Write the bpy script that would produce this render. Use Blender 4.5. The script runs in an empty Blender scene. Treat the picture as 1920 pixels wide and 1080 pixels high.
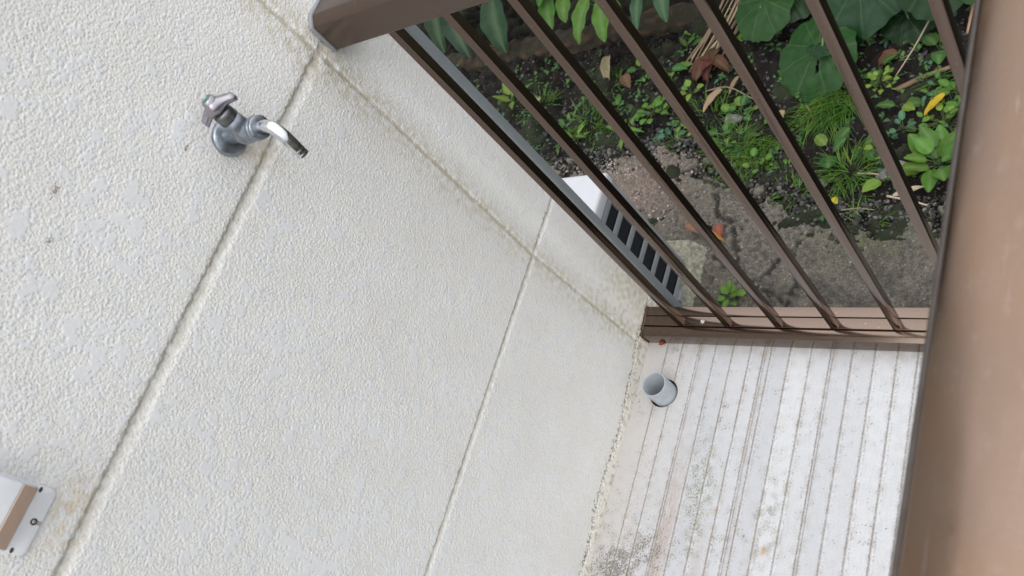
import bpy, bmesh, math, random
import numpy as np
from mathutils import Vector, Matrix

rnd = random.Random(7)
sc = bpy.context.scene
C = sc.collection
D2R = math.radians

# ------------------------------------------------------------------ camera
CAM = Vector((1.04, 0.0, 1.5725))
right = Vector((0.76190152, 0.29898284, -0.57455664))
down = Vector((-0.01225288, -0.88026974, -0.47431536))
fwd = Vector((-0.64757697, 0.36842157, -0.66701545))
cd = bpy.data.cameras.new('camera')
cam = bpy.data.objects.new('camera', cd)
C.objects.link(cam)
m = Matrix.Identity(4)
for i in range(3):
    m[i][0] = right[i]; m[i][1] = -down[i]; m[i][2] = -fwd[i]; m[i][3] = CAM[i]
cam.matrix_world = m
cd.sensor_width = 36.0
cd.lens = 1554.03 / 1920.0 * 36.0
cd.clip_start = 0.02
cd.clip_end = 300.0
cd.dof.use_dof = True
cd.dof.focus_distance = 1.65
cd.dof.aperture_fstop = 8.5
sc.camera = cam

# ------------------------------------------------------------------ light
SUN_EL, SUN_AZ = D2R(60), D2R(-70)          # azimuth measured from +x towards +y
w = bpy.data.worlds.new('World'); sc.world = w; w.use_nodes = True
nt = w.node_tree
sky = nt.nodes.new('ShaderNodeTexSky'); sky.sky_type = 'NISHITA'; sky.sun_disc = False
sky.sun_elevation = SUN_EL
sky.sun_rotation = D2R(90) - SUN_AZ
sky.air_density = 1.0; sky.dust_density = 6.0; sky.ozone_density = 1.0
hs = nt.nodes.new('ShaderNodeHueSaturation'); hs.inputs['Saturation'].default_value = 0.30
bg = nt.nodes['Background']; bg.inputs['Strength'].default_value = 0.15
nt.links.new(sky.outputs[0], hs.inputs['Color']); cl = nt.nodes.new('ShaderNodeMix'); cl.data_type = 'RGBA'; cl.inputs[0].default_value = 0.85      # cloud cover over the clear sky
tcw = nt.nodes.new('ShaderNodeTexCoord'); sxw = nt.nodes.new('ShaderNodeSeparateXYZ'); nt.links.new(tcw.outputs['Generated'], sxw.inputs[0])
crw = nt.nodes.new('ShaderNodeValToRGB'); nt.links.new(sxw.outputs[2], crw.inputs['Fac'])
crw.color_ramp.elements[0].color = (.31, .325, .35, 1); crw.color_ramp.elements[1].color = (.97, .975, 1.0, 1)
mlw = nt.nodes.new('ShaderNodeMix'); mlw.data_type = 'RGBA'; mlw.blend_type = 'MULTIPLY'; mlw.inputs[0].default_value = 1.0
mlw.inputs[7].default_value = (10.0, 10.0, 10.0, 1); nt.links.new(crw.outputs[0], mlw.inputs[6]); nt.links.new(mlw.outputs[2], cl.inputs[7])
nt.links.new(hs.outputs[0], cl.inputs[6]); nt.links.new(cl.outputs[2], bg.inputs['Color'])
sl = bpy.data.lights.new('sun', 'SUN'); sl.energy = 0.5; sl.angle = D2R(35); sl.color = (1.0, 0.97, 0.92)
so = bpy.data.objects.new('sun', sl); C.objects.link(so)
sdir = Vector((math.cos(SUN_EL) * math.cos(SUN_AZ), math.cos(SUN_EL) * math.sin(SUN_AZ), math.sin(SUN_EL)))
so.rotation_euler = sdir.to_track_quat('Z', 'Y').to_euler()
so.location = (4, -2, 6)
vs = sc.view_settings
vs.view_transform = 'Standard'; vs.look = 'None'; vs.exposure = 0.9; vs.gamma = 1.0

# ------------------------------------------------------------------ helpers
def tag(o, label=None, cat=None, group=None, kind=None):
    if label: o['label'] = label
    if cat: o['category'] = cat
    if group: o['group'] = group
    if kind: o['kind'] = kind
    return o

def empty(name, loc, label, cat, group=None, rz=0.0):
    o = bpy.data.objects.new(name, None); C.objects.link(o)
    o.location = loc; o.rotation_euler = (0, 0, rz); o.empty_display_size = 0.05
    return tag(o, label, cat, group)

def link(name, me, mat, parent=None, world=True):
    o = bpy.data.objects.new(name, me); C.objects.link(o)
    if mat: me.materials.append(mat)
    if parent:
        o.parent = parent
        if world:
            o.matrix_parent_inverse = (Matrix.Translation(parent.location) @ parent.rotation_euler.to_matrix().to_4x4()).inverted()
    return o

class MB:
    """collects shapes, builds one mesh object"""
    def __init__(s): s.v = []; s.f = []; s.c = []; s.uv = []; s.sm = []
    def add(s, vs, fs, col=(1, 1, 1), uv=None, smooth=True):
        b = len(s.v)
        s.v += [tuple(p) for p in vs]
        s.f += [tuple(i + b for i in f) for f in fs]
        s.sm += [smooth] * len(fs)
        s.c += [tuple(col)] * len(vs)
        s.uv += list(uv) if uv else [(0.0, 0.0)] * len(vs)
    def box(s, lo, hi, col=(1, 1, 1)):
        x0, y0, z0 = lo; x1, y1, z1 = hi
        s.add([(x0, y0, z0), (x1, y0, z0), (x1, y1, z0), (x0, y1, z0), (x0, y0, z1), (x1, y0, z1), (x1, y1, z1), (x0, y1, z1)],
              [(0, 3, 2, 1), (4, 5, 6, 7), (0, 1, 5, 4), (1, 2, 6, 5), (2, 3, 7, 6), (3, 0, 4, 7)], col, smooth=False)
    def prism(s, prof, axis, a, b, col=(1, 1, 1), smooth=False):
        """prof = 2D outline in the two other axes (x,y,z order), extruded along axis from a to b"""
        def P(p, t):
            q = list(p); q.insert(axis, t); return tuple(q)
        n = len(prof)
        s.add([P(p, a) for p in prof] + [P(p, b) for p in prof],
              [tuple(range(n))[::-1], tuple(range(n, 2 * n))] + [(i, (i + 1) % n, n + (i + 1) % n, n + i) for i in range(n)], col, smooth=smooth)
    def tube(s, pts, rad, n=12, cap=True, col=(1, 1, 1)):
        pts = [Vector(p) for p in pts]
        if not isinstance(rad, (list, tuple)): rad = [rad] * len(pts)
        vs = []; fs = []
        ref = None
        for i, p in enumerate(pts):
            t = (pts[min(i + 1, len(pts) - 1)] - pts[max(i - 1, 0)]).normalized()
            if ref is None:
                ref = t.orthogonal().normalized()
            ref = (ref - t * ref.dot(t)).normalized()
            bi = t.cross(ref)
            for k in range(n):
                a = 2 * math.pi * k / n
                vs.append(p + (ref * math.cos(a) + bi * math.sin(a)) * rad[i])
        for i in range(len(pts) - 1):
            for k in range(n):
                fs.append((i * n + k, i * n + (k + 1) % n, (i + 1) * n + (k + 1) % n, (i + 1) * n + k))
        if cap:
            fs.append(tuple(range(n))[::-1]); fs.append(tuple(range((len(pts) - 1) * n, len(pts) * n)))
        s.add(vs, fs, col)
    def lathe(s, prof, origin, axis, n=40, col=(1, 1, 1)):
        """prof = [(t, r)...] along the axis"""
        ax = Vector(axis).normalized(); u = ax.orthogonal().normalized(); v = ax.cross(u); o = Vector(origin)
        vs = []; fs = []
        for (t, r) in prof:
            for k in range(n):
                a = 2 * math.pi * k / n
                vs.append(o + ax * t + (u * math.cos(a) + v * math.sin(a)) * max(r, 1e-5))
        for i in range(len(prof) - 1):
            for k in range(n):
                fs.append((i * n + k, i * n + (k + 1) % n, (i + 1) * n + (k + 1) % n, (i + 1) * n + k))
        s.add(vs, fs, col)
    def mesh(s, name):
        me = bpy.data.meshes.new(name)
        me.from_pydata(s.v, [], s.f)
        me.polygons.foreach_set('use_smooth', s.sm)
        a = me.attributes.new('Col', 'FLOAT_COLOR', 'POINT')
        a.data.foreach_set('color', np.array([(c[0], c[1], c[2], 1.0) for c in s.c], np.float32).ravel())
        u = me.attributes.new('luv', 'FLOAT_VECTOR', 'POINT')
        u.data.foreach_set('vector', np.array([(p[0], p[1], 0.0) for p in s.uv], np.float32).ravel())
        me.update()
        return me
    def build(s, name, mat, parent=None, bevel=0.0, seg=2, auto=False, origin=None):
        me = s.mesh(name)
        if origin is not None:
            me.transform(Matrix.Translation(-Vector(origin)))
        if bevel or auto:
            bm = bmesh.new(); bm.from_mesh(me)
            bmesh.ops.recalc_face_normals(bm, faces=bm.faces)
            if bevel:
                es = [e for e in bm.edges if len(e.link_faces) == 2 and e.calc_face_angle(0) > 0.6]
                bmesh.ops.bevel(bm, geom=es, offset=bevel, segments=seg, affect='EDGES', profile=0.5)
            if auto:
                for f in bm.faces: f.smooth = True
                for e in bm.edges:
                    if len(e.link_faces) == 2 and e.calc_face_angle(0) > 0.55: e.smooth = False
            bm.to_mesh(me); bm.free()
        o = link(name, me, mat, parent)
        if origin is not None: o.location = origin
        return o

def sstep(a, b, x):
    t = np.clip((x - a) / (b - a), 0, 1); return t * t * (3 - 2 * t)

def fnoise(n0, n1, d0, d1, lo, hi, seed):
    """band limited noise on a grid (wavelengths lo..hi metres), unit variance"""
    g = np.random.default_rng(seed).standard_normal((n0, n1))
    F = np.fft.rfft2(g)
    k0 = np.fft.fftfreq(n0, d0)[:, None]; k1 = np.fft.rfftfreq(n1, d1)[None, :]
    k = np.sqrt(k0 ** 2 + k1 ** 2) + 1e-9
    lam = 1.0 / k
    wgt = np.exp(-np.clip(np.log(lo / lam), 0, None) ** 2 * 6) * np.exp(-np.clip(np.log(lam / hi), 0, None) ** 2 * 6)
    r = np.fft.irfft2(F * wgt, s=(n0, n1))
    return (r - r.mean()) / r.std()

def pad(a, n=1):
    return np.pad(a, n, mode='edge')

def grid_object(name, X, Y, Z, col, mat, keep=None, parent=None, flip=False, extra=None, rough=None):
    n0, n1 = X.shape
    idx = np.arange(n0 * n1).reshape(n0, n1)
    q = np.stack([idx[:-1, :-1], idx[1:, :-1], idx[1:, 1:], idx[:-1, 1:]], -1)
    if flip: q = q[..., ::-1]
    if keep is not None: q = q[keep]
    q = q.reshape(-1, 4)
    used = np.zeros(n0 * n1, bool); used[q.ravel()] = True
    remap = np.cumsum(used) - 1
    V = np.stack([X, Y, Z], -1).reshape(-1, 3)[used]
    colf = col.reshape(-1, 3)[used]
    q = remap[q]
    if extra is not None:
        ev, ef, ec = extra
        base = len(V); V = np.concatenate([V, np.array(ev, float)]); colf = np.concatenate([colf, np.array(ec, float)])
        q = np.concatenate([q, np.array(ef) + base])
    me = bpy.data.meshes.new(name)
    me.vertices.add(len(V)); me.vertices.foreach_set('co', V.astype(np.float32).ravel())
    me.loops.add(q.size); me.loops.foreach_set('vertex_index', q.astype(np.int32).ravel())
    me.polygons.add(len(q)); me.polygons.foreach_set('loop_start', np.arange(0, q.size, 4, dtype=np.int32))
    sm = np.ones(len(q), bool)
    if extra is not None: sm[-len(extra[1]):] = False
    me.polygons.foreach_set('use_smooth', sm)
    me.update(calc_edges=True)
    a = me.attributes.new('Col', 'FLOAT_COLOR', 'POINT')
    a.data.foreach_set('color', np.concatenate([colf, np.ones((len(colf), 1))], 1).astype(np.float32).ravel())
    if rough is not None:
        rf = rough.reshape(-1)[used]
        if extra is not None: rf = np.concatenate([rf, np.full(len(extra[0]), 0.6)])
        a = me.attributes.new('Rgh', 'FLOAT', 'POINT'); a.data.foreach_set('value', rf.astype(np.float32))
    me.validate()
    return link(name, me, mat, parent)

# ------------------------------------------------------------------ materials
class N:
    def __init__(s, name):
        s.m = bpy.data.materials.new(name); s.m.use_nodes = True; s.t = s.m.node_tree
        s.b = s.t.nodes['Principled BSDF']; s.out = s.t.nodes['Material Output']
    def n(s, t, **k):
        x = s.t.nodes.new(t)
        for a, b in k.items(): setattr(x, a, b)
        return x
    def l(s, a, b): s.t.links.new(a, b)
    def noise(s, scale, detail=4, rough=.55, vec=None, stretch=None):
        x = s.n('ShaderNodeTexNoise'); x.inputs['Scale'].default_value = scale
        x.inputs['Detail'].default_value = detail; x.inputs['Roughness'].default_value = rough
        tc = s.n('ShaderNodeTexCoord'); src = tc.outputs['Object']
        if stretch:
            mp = s.n('ShaderNodeMapping'); mp.inputs['Scale'].default_value = stretch; s.l(src, mp.inputs['Vector']); src = mp.outputs['Vector']
        s.l(src, x.inputs['Vector']); return x
    def ramp(s, fac, stops):
        r = s.n('ShaderNodeValToRGB'); e = r.color_ramp.elements
        while len(e) < len(stops): e.new(0.5)
        for i, (p, c) in enumerate(stops):
            e[i].position = p; e[i].color = (c, c, c, 1) if not isinstance(c, tuple) else (*c, 1)
        s.l(fac, r.inputs['Fac']); return r
    def mix(s, a, b, fac, mode='MIX'):
        x = s.n('ShaderNodeMix', data_type='RGBA', blend_type=mode)
        for v, i in ((fac, 0), (a, 6), (b, 7)):
            if hasattr(v, 'is_linked') or isinstance(v, bpy.types.NodeSocket): s.l(v, x.inputs[i])
            elif isinstance(v, (int, float)): x.inputs[i].default_value = v
            else: x.inputs[i].default_value = (*v, 1)
        return x.outputs[2]
    def bump(s, h, strength=.3, dist=.001, prev=None):
        b = s.n('ShaderNodeBump'); b.inputs['Strength'].default_value = strength; b.inputs['Distance'].default_value = dist
        s.l(h, b.inputs['Height'])
        if prev: s.l(prev, b.inputs['Normal'])
        return b.outputs['Normal']
    def attr(s, name):
        a = s.n('ShaderNodeAttribute'); a.attribute_name = name; return a
    def set(s, **k):
        for a, v in k.items(): s.b.inputs[a.replace('_', ' ')].default_value = v
        return s

def mat_bronze(name, base=(.172, .127, .102), rough=.12, metallic=1.0, dust=.12, specks=True):
    k = N(name).set(Metallic=metallic)
    n1 = k.noise(6, 5, .6, stretch=(1, 1, 1)); n2 = k.noise(240, 3, .6)
    r = k.ramp(n1.outputs[0], [(.35, rough - .03), (.7, rough + .06)])
    k.l(r.outputs[0], k.b.inputs['Roughness'])
    d = k.ramp(n2.outputs[0], [(.5, 0.0), (.78, dust)])
    blot = k.ramp(n1.outputs[0], [(.42, 0.0), (.68, dust)])
    c1 = k.mix(base, tuple(min(1, b * 1.25 + .03) for b in base), blot.outputs[0])
    c2 = k.mix(c1, (.30, .26, .23), d.outputs[0])
    # tiny pale specks and scuffs
    v = k.n('ShaderNodeTexVoronoi'); v.inputs['Scale'].default_value = 46
    tc = k.n('ShaderNodeTexCoord'); k.l(tc.outputs['Object'], v.inputs['Vector'])
    sp = k.ramp(v.outputs['Distance'], [(.025, .75), (.045, 0.0)])
    c3 = k.mix(c2, (.55, .5, .46), sp.outputs[0]) if specks else c2
    if not specks:          # handrail: warm reflection painted in as cloudy areas, pale and lengthwise scuffs
        n3 = k.noise(5, 3, .5); w3 = k.ramp(n3.outputs[0], [(.38, 0.0), (.62, 1.0)])
        c3 = k.mix(c3, (.245, .150, .090), w3.outputs[0])
        n4 = k.noise(38, 6, .75, stretch=(1.6, .8, 1)); w4 = k.ramp(n4.outputs[0], [(.56, 0.0), (.72, .32)])
        n6 = k.noise(150, 3, .6, stretch=(2.2, .12, 1)); w6 = k.ramp(n6.outputs[0], [(.66, 0.0), (.72, .4)]); c3 = k.mix(c3, (.36, .31, .28), w6.outputs[0])
        c3 = k.mix(c3, (.33, .27, .23), w4.outputs[0])
        n5 = k.noise(9, 4, .6, stretch=(1.5, .8, 1)); w5 = k.ramp(n5.outputs[0], [(.35, rough - .06), (.7, rough + .2)])
        k.l(w5.outputs[0], k.b.inputs['Roughness'])
    k.l(c3, k.b.inputs['Base Color'])
    return k.m

def mat_plain(name, col, rough=.5, metallic=0.0, nscale=30, amt=.12, bump=.1):
    k = N(name).set(Roughness=rough, Metallic=metallic)
    n1 = k.noise(nscale, 6, .6)
    f = k.ramp(n1.outputs[0], [(.35, 0.0), (.7, 1.0)])
    k.l(k.mix(tuple(c * (1 - amt) for c in col), tuple(min(1, c * (1 + amt)) for c in col), f.outputs[0]), k.b.inputs['Base Color'])
    if bump: k.l(k.bump(n1.outputs[0], bump, .001), k.b.inputs['Normal'])
    return k.m

def mat_attr(name, rough=.7, rattr=False, nscale=180, bump=.3, bdist=.001, vary=.1, spec=.5):
    k = N(name).set(Roughness=rough)
    k.b.inputs['Specular IOR Level'].default_value = spec
    a = k.attr('Col'); n1 = k.noise(nscale, 5, .6)
    f = k.ramp(n1.outputs[0], [(.3, 1 - vary), (.7, 1 + vary)])
    k.l(k.mix(a.outputs['Color'], f.outputs[0], 1.0, 'MULTIPLY'), k.b.inputs['Base Color'])
    if rattr: k.l(k.attr('Rgh').outputs['Fac'], k.b.inputs['Roughness'])
    if bump: k.l(k.bump(n1.outputs[0], bump, bdist), k.b.inputs['Normal'])
    return k.m

def mat_leaf(name, rough=.42, trans=.25, vein=.35, spec=.4):
    k = N(name).set(Roughness=rough)
    k.b.inputs['Specular IOR Level'].default_value = spec
    a = k.attr('Col'); n1 = k.noise(40, 4, .6)
    uv = k.attr('luv')
    sx = k.n('ShaderNodeSeparateXYZ'); k.l(uv.outputs['Vector'], sx.inputs[0])
    vr = k.ramp(sx.outputs[0], [(0.0, 0.0), (1.0, 1.0)])
    f = k.ramp(n1.outputs[0], [(.3, .78), (.7, 1.15)])
    c = k.mix(a.outputs['Color'], f.outputs[0], 1.0, 'MULTIPLY')
    mv = k.n('ShaderNodeMath', operation='MULTIPLY'); mv.inputs[1].default_value = vein; k.l(vr.outputs[0], mv.inputs[0])
    c = k.mix(c, (.22, .30, .16), mv.outputs[0])
    k.l(c, k.b.inputs['Base Color'])
    k.l(k.bump(n1.outputs[0], .25, .002), k.b.inputs['Normal'])
    if trans:
        t = k.n('ShaderNodeBsdfTranslucent'); k.l(c, t.inputs['Color'])
        mx = k.n('ShaderNodeMixShader'); mx.inputs[0].default_value = trans
        k.l(k.b.outputs[0], mx.inputs[1]); k.l(t.outputs[0], mx.inputs[2]); k.l(mx.outputs[0], k.out.inputs['Surface'])
    return k.m

M = dict(
    bronze=mat_bronze('bronze_metal'),
    satin=mat_bronze('satin_bronze', (.160, .118, .098), .30, 1.0, .08),
    handrail=mat_bronze('worn_bronze_handrail', (.220, .155, .118), .24, 1.0, .10, False),
    stucco=mat_attr('stucco_paint', rattr=True, nscale=420, bump=.25, bdist=.0006, vary=.05, spec=.45),
    deck=mat_attr('painted_deck', rattr=True, nscale=260, bump=.12, bdist=.0006, vary=.07),
    soil=mat_attr('soil', rough=.9, nscale=160, bump=.8, bdist=.006, vary=.35, spec=.25),
    path=mat_attr('weathered_concrete', rough=.85, nscale=230, bump=.9, bdist=.006, vary=.5, spec=.3),
    grey=mat_plain('grey_paint', (.20, .22, .23), .45, 0.0, 12, .06, .03),
    white=mat_plain('white_casing', (.47, .475, .50), .4, 0, 8, .04, .02),
    louver=mat_plain('grey_louvre', (.23, .24, .25), .5, 0, 20, .06, .03),
    black=mat_plain('dark_fins', (.008, .010, .016), .5, 0, 300, .4, .3),
    block=mat_plain('old_concrete', (.235, .228, .172), .9, 0, 70, .5, .25),
    pvc=mat_plain('grey_pvc', (.33, .36, .385), .45, 0, 40, .1, .1),
    zinc=mat_plain('worn_zinc', (.27, .30, .335), .38, .85, 120, .25, .2),
    zincdark=mat_plain('dark_worn_zinc', (.17, .17, .175), .42, .8, 90, .25, .2),
    handle=mat_plain('satin_handle', (.34, .32, .355), .3, .85, 60, .08, .05),
    chrome=mat_plain('chrome', (.72, .73, .75), .12, 1.0, 200, .1, .05),
    green=mat_plain('green_cap', (.03, .15, .09), .4, 0, 60, .1, .05),
    plate=mat_plain('white_plastic', (.70, .71, .73), .45, 0, 30, .04, .03),
    tan=mat_plain('tan_plastic', (.60, .41, .30), .5, 0, 30, .08, .04),
    edge_reflection=mat_plain('dark_edge_reflection', (.060, .048, .041), .6, 0, 60, .2, .1),
    notch=mat_plain('dusty_notch', (.33, .32, .27), .7, 0, 60, .2, .1),
    dark=mat_plain('dark_hole', (.045, .042, .036), .7, 0, 60, .2, .1),
    screw=mat_plain('steel_screw', (.4, .38, .36), .35, .9, 100, .1, .1),
    leaf=mat_leaf('leaf', .5, .25, .3, .22), bigleaf=mat_leaf('large_leaf', .45, .10, .20, .17), grass=mat_leaf('grass', .5, .3, 0, .3),
    dead=mat_leaf('dead_leaf', .7, .1, .15, .2), twig=mat_attr('dry_stem', .8, nscale=90, bump=.4),
    stone=mat_plain('stone', (.13, .125, .12), .85, 0, 50, .35, .6),
)

# ------------------------------------------------------------------ house wall (x = 0 plane, front faces +x)
dg = 0.0012
ys = np.arange(-0.24, 0.8401, dg); zs = np.arange(0.0, 1.53, dg)
n0, n1 = len(ys), len(zs)
Yg, Zg = np.meshgrid(ys, zs, indexing='ij')
def near_(d, s): return np.exp(-(d / s) ** 2)
lowf = fnoise(n0, n1, dg, dg, .034, .095, 1)
vlow = fnoise(n0, n1, dg, dg, .15, .6, 2)
midf = fnoise(n0, n1, dg, dg, .008, .016, 3)
fine = fnoise(n0, n1, dg, dg, .0034, .0060, 4)
wob = fnoise(n0, n1, dg, dg, .012, .05, 5)
# trowelled peaks: high spots pressed flat into smooth islands
right_low = sstep(.10, .70, Yg - (Zg - .75) * .25)         # fewer islands towards the corner
fin2 = fnoise(n0, n1, dg, dg, .0032, .0046, 6)
pf = .80 * lowf + .30 * vlow + .42 * midf + .26 * fine - .36 - .95 * right_low
patch = sstep(-.02, .04, pf)
rim = near_(pf - .05, .10)
ridge = 1.0 - np.abs(.75 * fine + .35 * fin2) * 1.25             # thin worm-like ridges left by the spray
rough_h = np.clip(.55 * ridge + .40 * fine + .15 * midf, -1.4, 1.3)
h = rough_h
relief = (1 - patch) * rough_h * .00066 + patch * (.00042 + .00004 * midf) + rim * .00014
xw = relief.copy()
def groove(dist, up, flat, low, depth, seed):
    """recess with a short upper slope, a flat bed and a long soft lower slope (dist > 0 is the upper side)"""
    d = dist + wob * .0007 + .0005 * fnoise(n0, n1, dg, dg, .004, .015, seed)
    prof = (1 - sstep(flat, flat + up, d)) * sstep(-flat - low, -flat, d)
    return depth * prof, np.clip(prof * 1.2, 0, 1)
gA, mA = groove(Zg - 1.0690, .0060, .0020, .0140, .0025, 11)
gB, mB = groove(Zg - .4740, .0040, .0015, .0100, .0019, 12)
zedge = np.interp(Zg[0], [0, .47, 1.07, 1.7], [.698, .682, .695, .69])[None, :]
gV, mV = groove(Yg - zedge, .0050, .0012, .0065, .0022, 13)
g = np.maximum(np.maximum(gA, gB), gV); mg = np.maximum(np.maximum(mA, mB), mV)
xw = xw * (1 - .35 * mg) - g
# lumpy caulk along the foot of the wall with its cracked upper edge
zc = .027 + .006 * np.sin(Yg * 23) + .0045 * wob + .020 * sstep(.62, .70, Yg)
caulk = 1 - sstep(-.002, .002, Zg - zc)
crk = np.exp(-((Zg - zc) / .0019) ** 2) * sstep(-.3, .5, wob + .9)
xw = xw * (1 - .7 * caulk) + caulk * (.0022 + .00025 * midf * (Zg > .003) + .00015 * fine + .003 * sstep(.03, 0, Zg)) - .0030 * crk
patch = patch * (1 - mg)
# colour: cream paint, greyer smooth islands, grime and painted shade in grooves, grime at the rail corner
cream = np.array([.712, .702, .672]); isl = np.array([.672, .680, .684]); grime = np.array([.36, .31, .215]); algae = np.array([.40, .41, .25])
col = cream[None, None] * (1 - patch[..., None] * .85) + isl[None, None] * (patch[..., None] * .85)
lowpit = sstep(.0, -1.0, h) * (1 - patch)
blot = fnoise(n0, n1, dg, dg, .02, .12, 21)
warm = np.clip(.5 + .4 * fnoise(n0, n1, dg, dg, .05, .35, 22), 0, 1)
def mixc(base, c, f): return base * (1 - f[..., None]) + np.array(c)[None, None] * f[..., None]
col = mixc(col, (.48, .45, .38), np.clip(lowpit * .34 * warm, 0, 1))
near = lambda d, s: np.exp(-(d / s) ** 2)
belowA = near(np.clip(1.068 - Zg, 0, None), .02) * (Zg < 1.075)
gd = np.clip(mg * (.30 + .22 * blot + .15 * midf), 0, .75)
upper = np.clip(mA * sstep(-.004, .007, Zg - 1.066), 0, 1)         # mask of the upper ledge, dark from shade and dirt
col = mixc(col, grime, np.clip(gd * .40, 0, 1))
col = mixc(col, (.58, .56, .50), np.maximum(mA, mB) * np.clip(.45 + .2 * blot, .1, .8))  # grime tint, painted in to dull the lit lower slope
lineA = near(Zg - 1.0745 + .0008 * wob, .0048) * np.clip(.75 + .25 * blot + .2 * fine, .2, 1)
lineB = near(Zg - .4770 + .0008 * wob, .0030) * np.clip(.7 + .25 * blot + .2 * fine, .2, 1)
lineV = near(Yg - zedge + .0008 * wob + .0004, .0030) * np.clip(.75 + .25 * blot + .25 * fine, .2, 1)
col = mixc(col, (.33, .30, .235), np.clip(np.maximum.reduce([lineA * .75, lineB * .85, lineV * .85]), 0, .8))  # joint lines darkened: shade of the upper slope painted in, plus dirt
vs_ = near(Yg - zedge + .006, .032) * np.clip(.42 + .30 * blot + .25 * fine * .5, 0, 1) * (1 - patch * .6)
col = mixc(col, (.50, .46, .34), np.clip(vs_ * .85, 0, .6))
cor = near(Yg - .80, .075) * near(Zg - .08, .19) * np.clip(.75 + .3 * blot, 0, 1.2)
col = mixc(col, (.47, .40, .25), np.clip(cor * .62, 0, .7))
alg = near(Yg - .73, .05) * near(Zg - .16, .10) * sstep(.2, 1.2, blot)
col = mixc(col, algae, np.clip(alg * .4, 0, .5))
tipd = near(Yg - .70, .05) * near(Zg - 1.07, .05) * np.clip(.6 + .4 * blot, 0, 1)
col = mixc(col, grime, np.clip(tipd * .45, 0, .6))
tap_stain_shade = near(Yg - .498 - (1.10 - Zg) * .10, .022) * near(Zg - 1.085, .030)  # dirt stain below the tap with its soft shadow painted in
col = mixc(col, (.46, .40, .29), np.clip(tap_stain_shade * (.7 + .3 * blot), 0, .7))
boxst = near(Yg + .03, .045) * near(Zg - 1.095, .022) * np.clip(.5 + .4 * blot, 0, 1)
col = mixc(col, (.58, .47, .31), np.clip(boxst * .7, 0, .6))
streak = sstep(.9, 1.8, blot) * (1 - patch)
col = mixc(col, (.55, .50, .40), streak * .12)
foot = near(Zg, .05) * (1 - caulk) * np.clip(.5 + .4 * blot, 0, 1)
col = mixc(col, (.52, .48, .37), foot * .4)
col = mixc(col, (.60, .575, .51), caulk * .8)
mossc = caulk * sstep(.6, 1.4, blot + .5 * midf)
col = mixc(col, (.25, .20, .12), mossc * .5)
col = mixc(col, (.09, .075, .05), np.clip(crk * .85, 0, .9))
for (py, pz, r) in ((.30, 1.285, .004), (.245, 1.262, .003), (.44, 1.175, .003)):     # little flecks
    dd = np.hypot((Yg - py) * .45, Zg - pz)
    col = mixc(col, (.22, .14, .10), .8 * sstep(r, r * .3, dd + .0012 * fine))
rgh = .62 - .24 * patch + .1 * mg
col *= (1 + .010 * vlow + .010 * np.clip(blot, -1.5, 1.5))[..., None]
# coarse margins
def padgrid(a, val=None): return np.pad(a, 1, mode='edge')
iy = np.concatenate([np.arange(700, 0, -2), np.arange(len(ys))])              # the wall runs on beyond the picture
iz = np.concatenate([np.arange(len(zs)), len(zs) - 1 - np.arange(2, 282, 2)])
ye = np.concatenate([ys[0] - dg * np.arange(700, 0, -2), ys]); ze = np.concatenate([zs, zs[-1] + dg * np.arange(2, 282, 2)])
xw = xw[np.ix_(iy, iz)]; col = col[np.ix_(iy, iz)]; rgh = rgh[np.ix_(iy, iz)]
yp = np.concatenate([[-2.2], ye, [.842]]); zp = np.concatenate([[-.75], ze, [2.7]])
Yp, Zp = np.meshgrid(yp, zp, indexing='ij')
Xp = padgrid(xw); Xp[0, :] = 0; Xp[:, 0] = np.minimum(Xp[:, 0], 0); Xp[:, -1] = 0
colp = np.pad(col, ((1, 1), (1, 1), (0, 0)), mode='edge'); rp = padgrid(rgh)
bx = [(-.2, -2.2, -.75), (-.2, .842, -.75), (-.2, .842, 2.7), (-.2, -2.2, 2.7), (-.001, .842, -.75), (-.001, .842, 2.7), (-.001, -2.2, 2.7), (-.001, -2.2, -.75)]
bf = [(0, 3, 2, 1), (1, 2, 5, 4), (2, 3, 6, 5), (3, 0, 7, 6)]
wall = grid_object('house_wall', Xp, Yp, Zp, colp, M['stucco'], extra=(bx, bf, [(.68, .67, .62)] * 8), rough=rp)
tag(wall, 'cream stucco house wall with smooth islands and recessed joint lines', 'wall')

# ------------------------------------------------------------------ balcony floor
dx, dy = .0014, .002
xs = np.arange(0.0, .66, dx); y2 = np.arange(.06, .7141, dy)
n0, n1 = len(xs), len(y2)
Xg, Yg = np.meshgrid(xs, y2, indexing='ij')
single = [.057, .095, .1785, .2210, .2620, .3085, .3500, .3945, .4785, .5215, .5640, .6010]
double = [.1380, .2925, .4355]
hz = np.zeros_like(Xg); line = np.zeros_like(Xg)
fw = fnoise(n0, n1, dx, dy, .006, .03, 31); sp = fnoise(n0, n1, dx, dy, .0045, .012, 32)
bl = fnoise(n0, n1, dx, dy, .03, .15, 33); st = fnoise(n0, n1, dx, dy * .12, .006, .05, 34); big = fnoise(n0, n1, dx, dy, .12, .5, 35)
for c in single:
    d = Xg - c
    hz -= .0016 * near(d, .0013); hz += .0010 * near(d - .0042, .0018)
    line = np.maximum(line, near(d, .0016) * .85)
    line = np.maximum(line, near(d - .0075, .0011) * .55 * sstep(.1, .9, fw + .35 * big))
for c in double:
    for o_, s_ in ((0, .0013), (.0052, .0011)):
        d = Xg - c - o_
        hz -= .0030 * near(d, s_); line = np.maximum(line, near(d, s_) * (.95 if o_ == 0 else .7))
line = line * np.clip(.85 + .3 * fw + .15 * big, .3, 1)
fcol = np.zeros(Xg.shape + (3,)) + np.array([.465, .474, .492])
rng = np.random.default_rng(5)
edges = sorted(single + double); prev = 0.0
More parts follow.
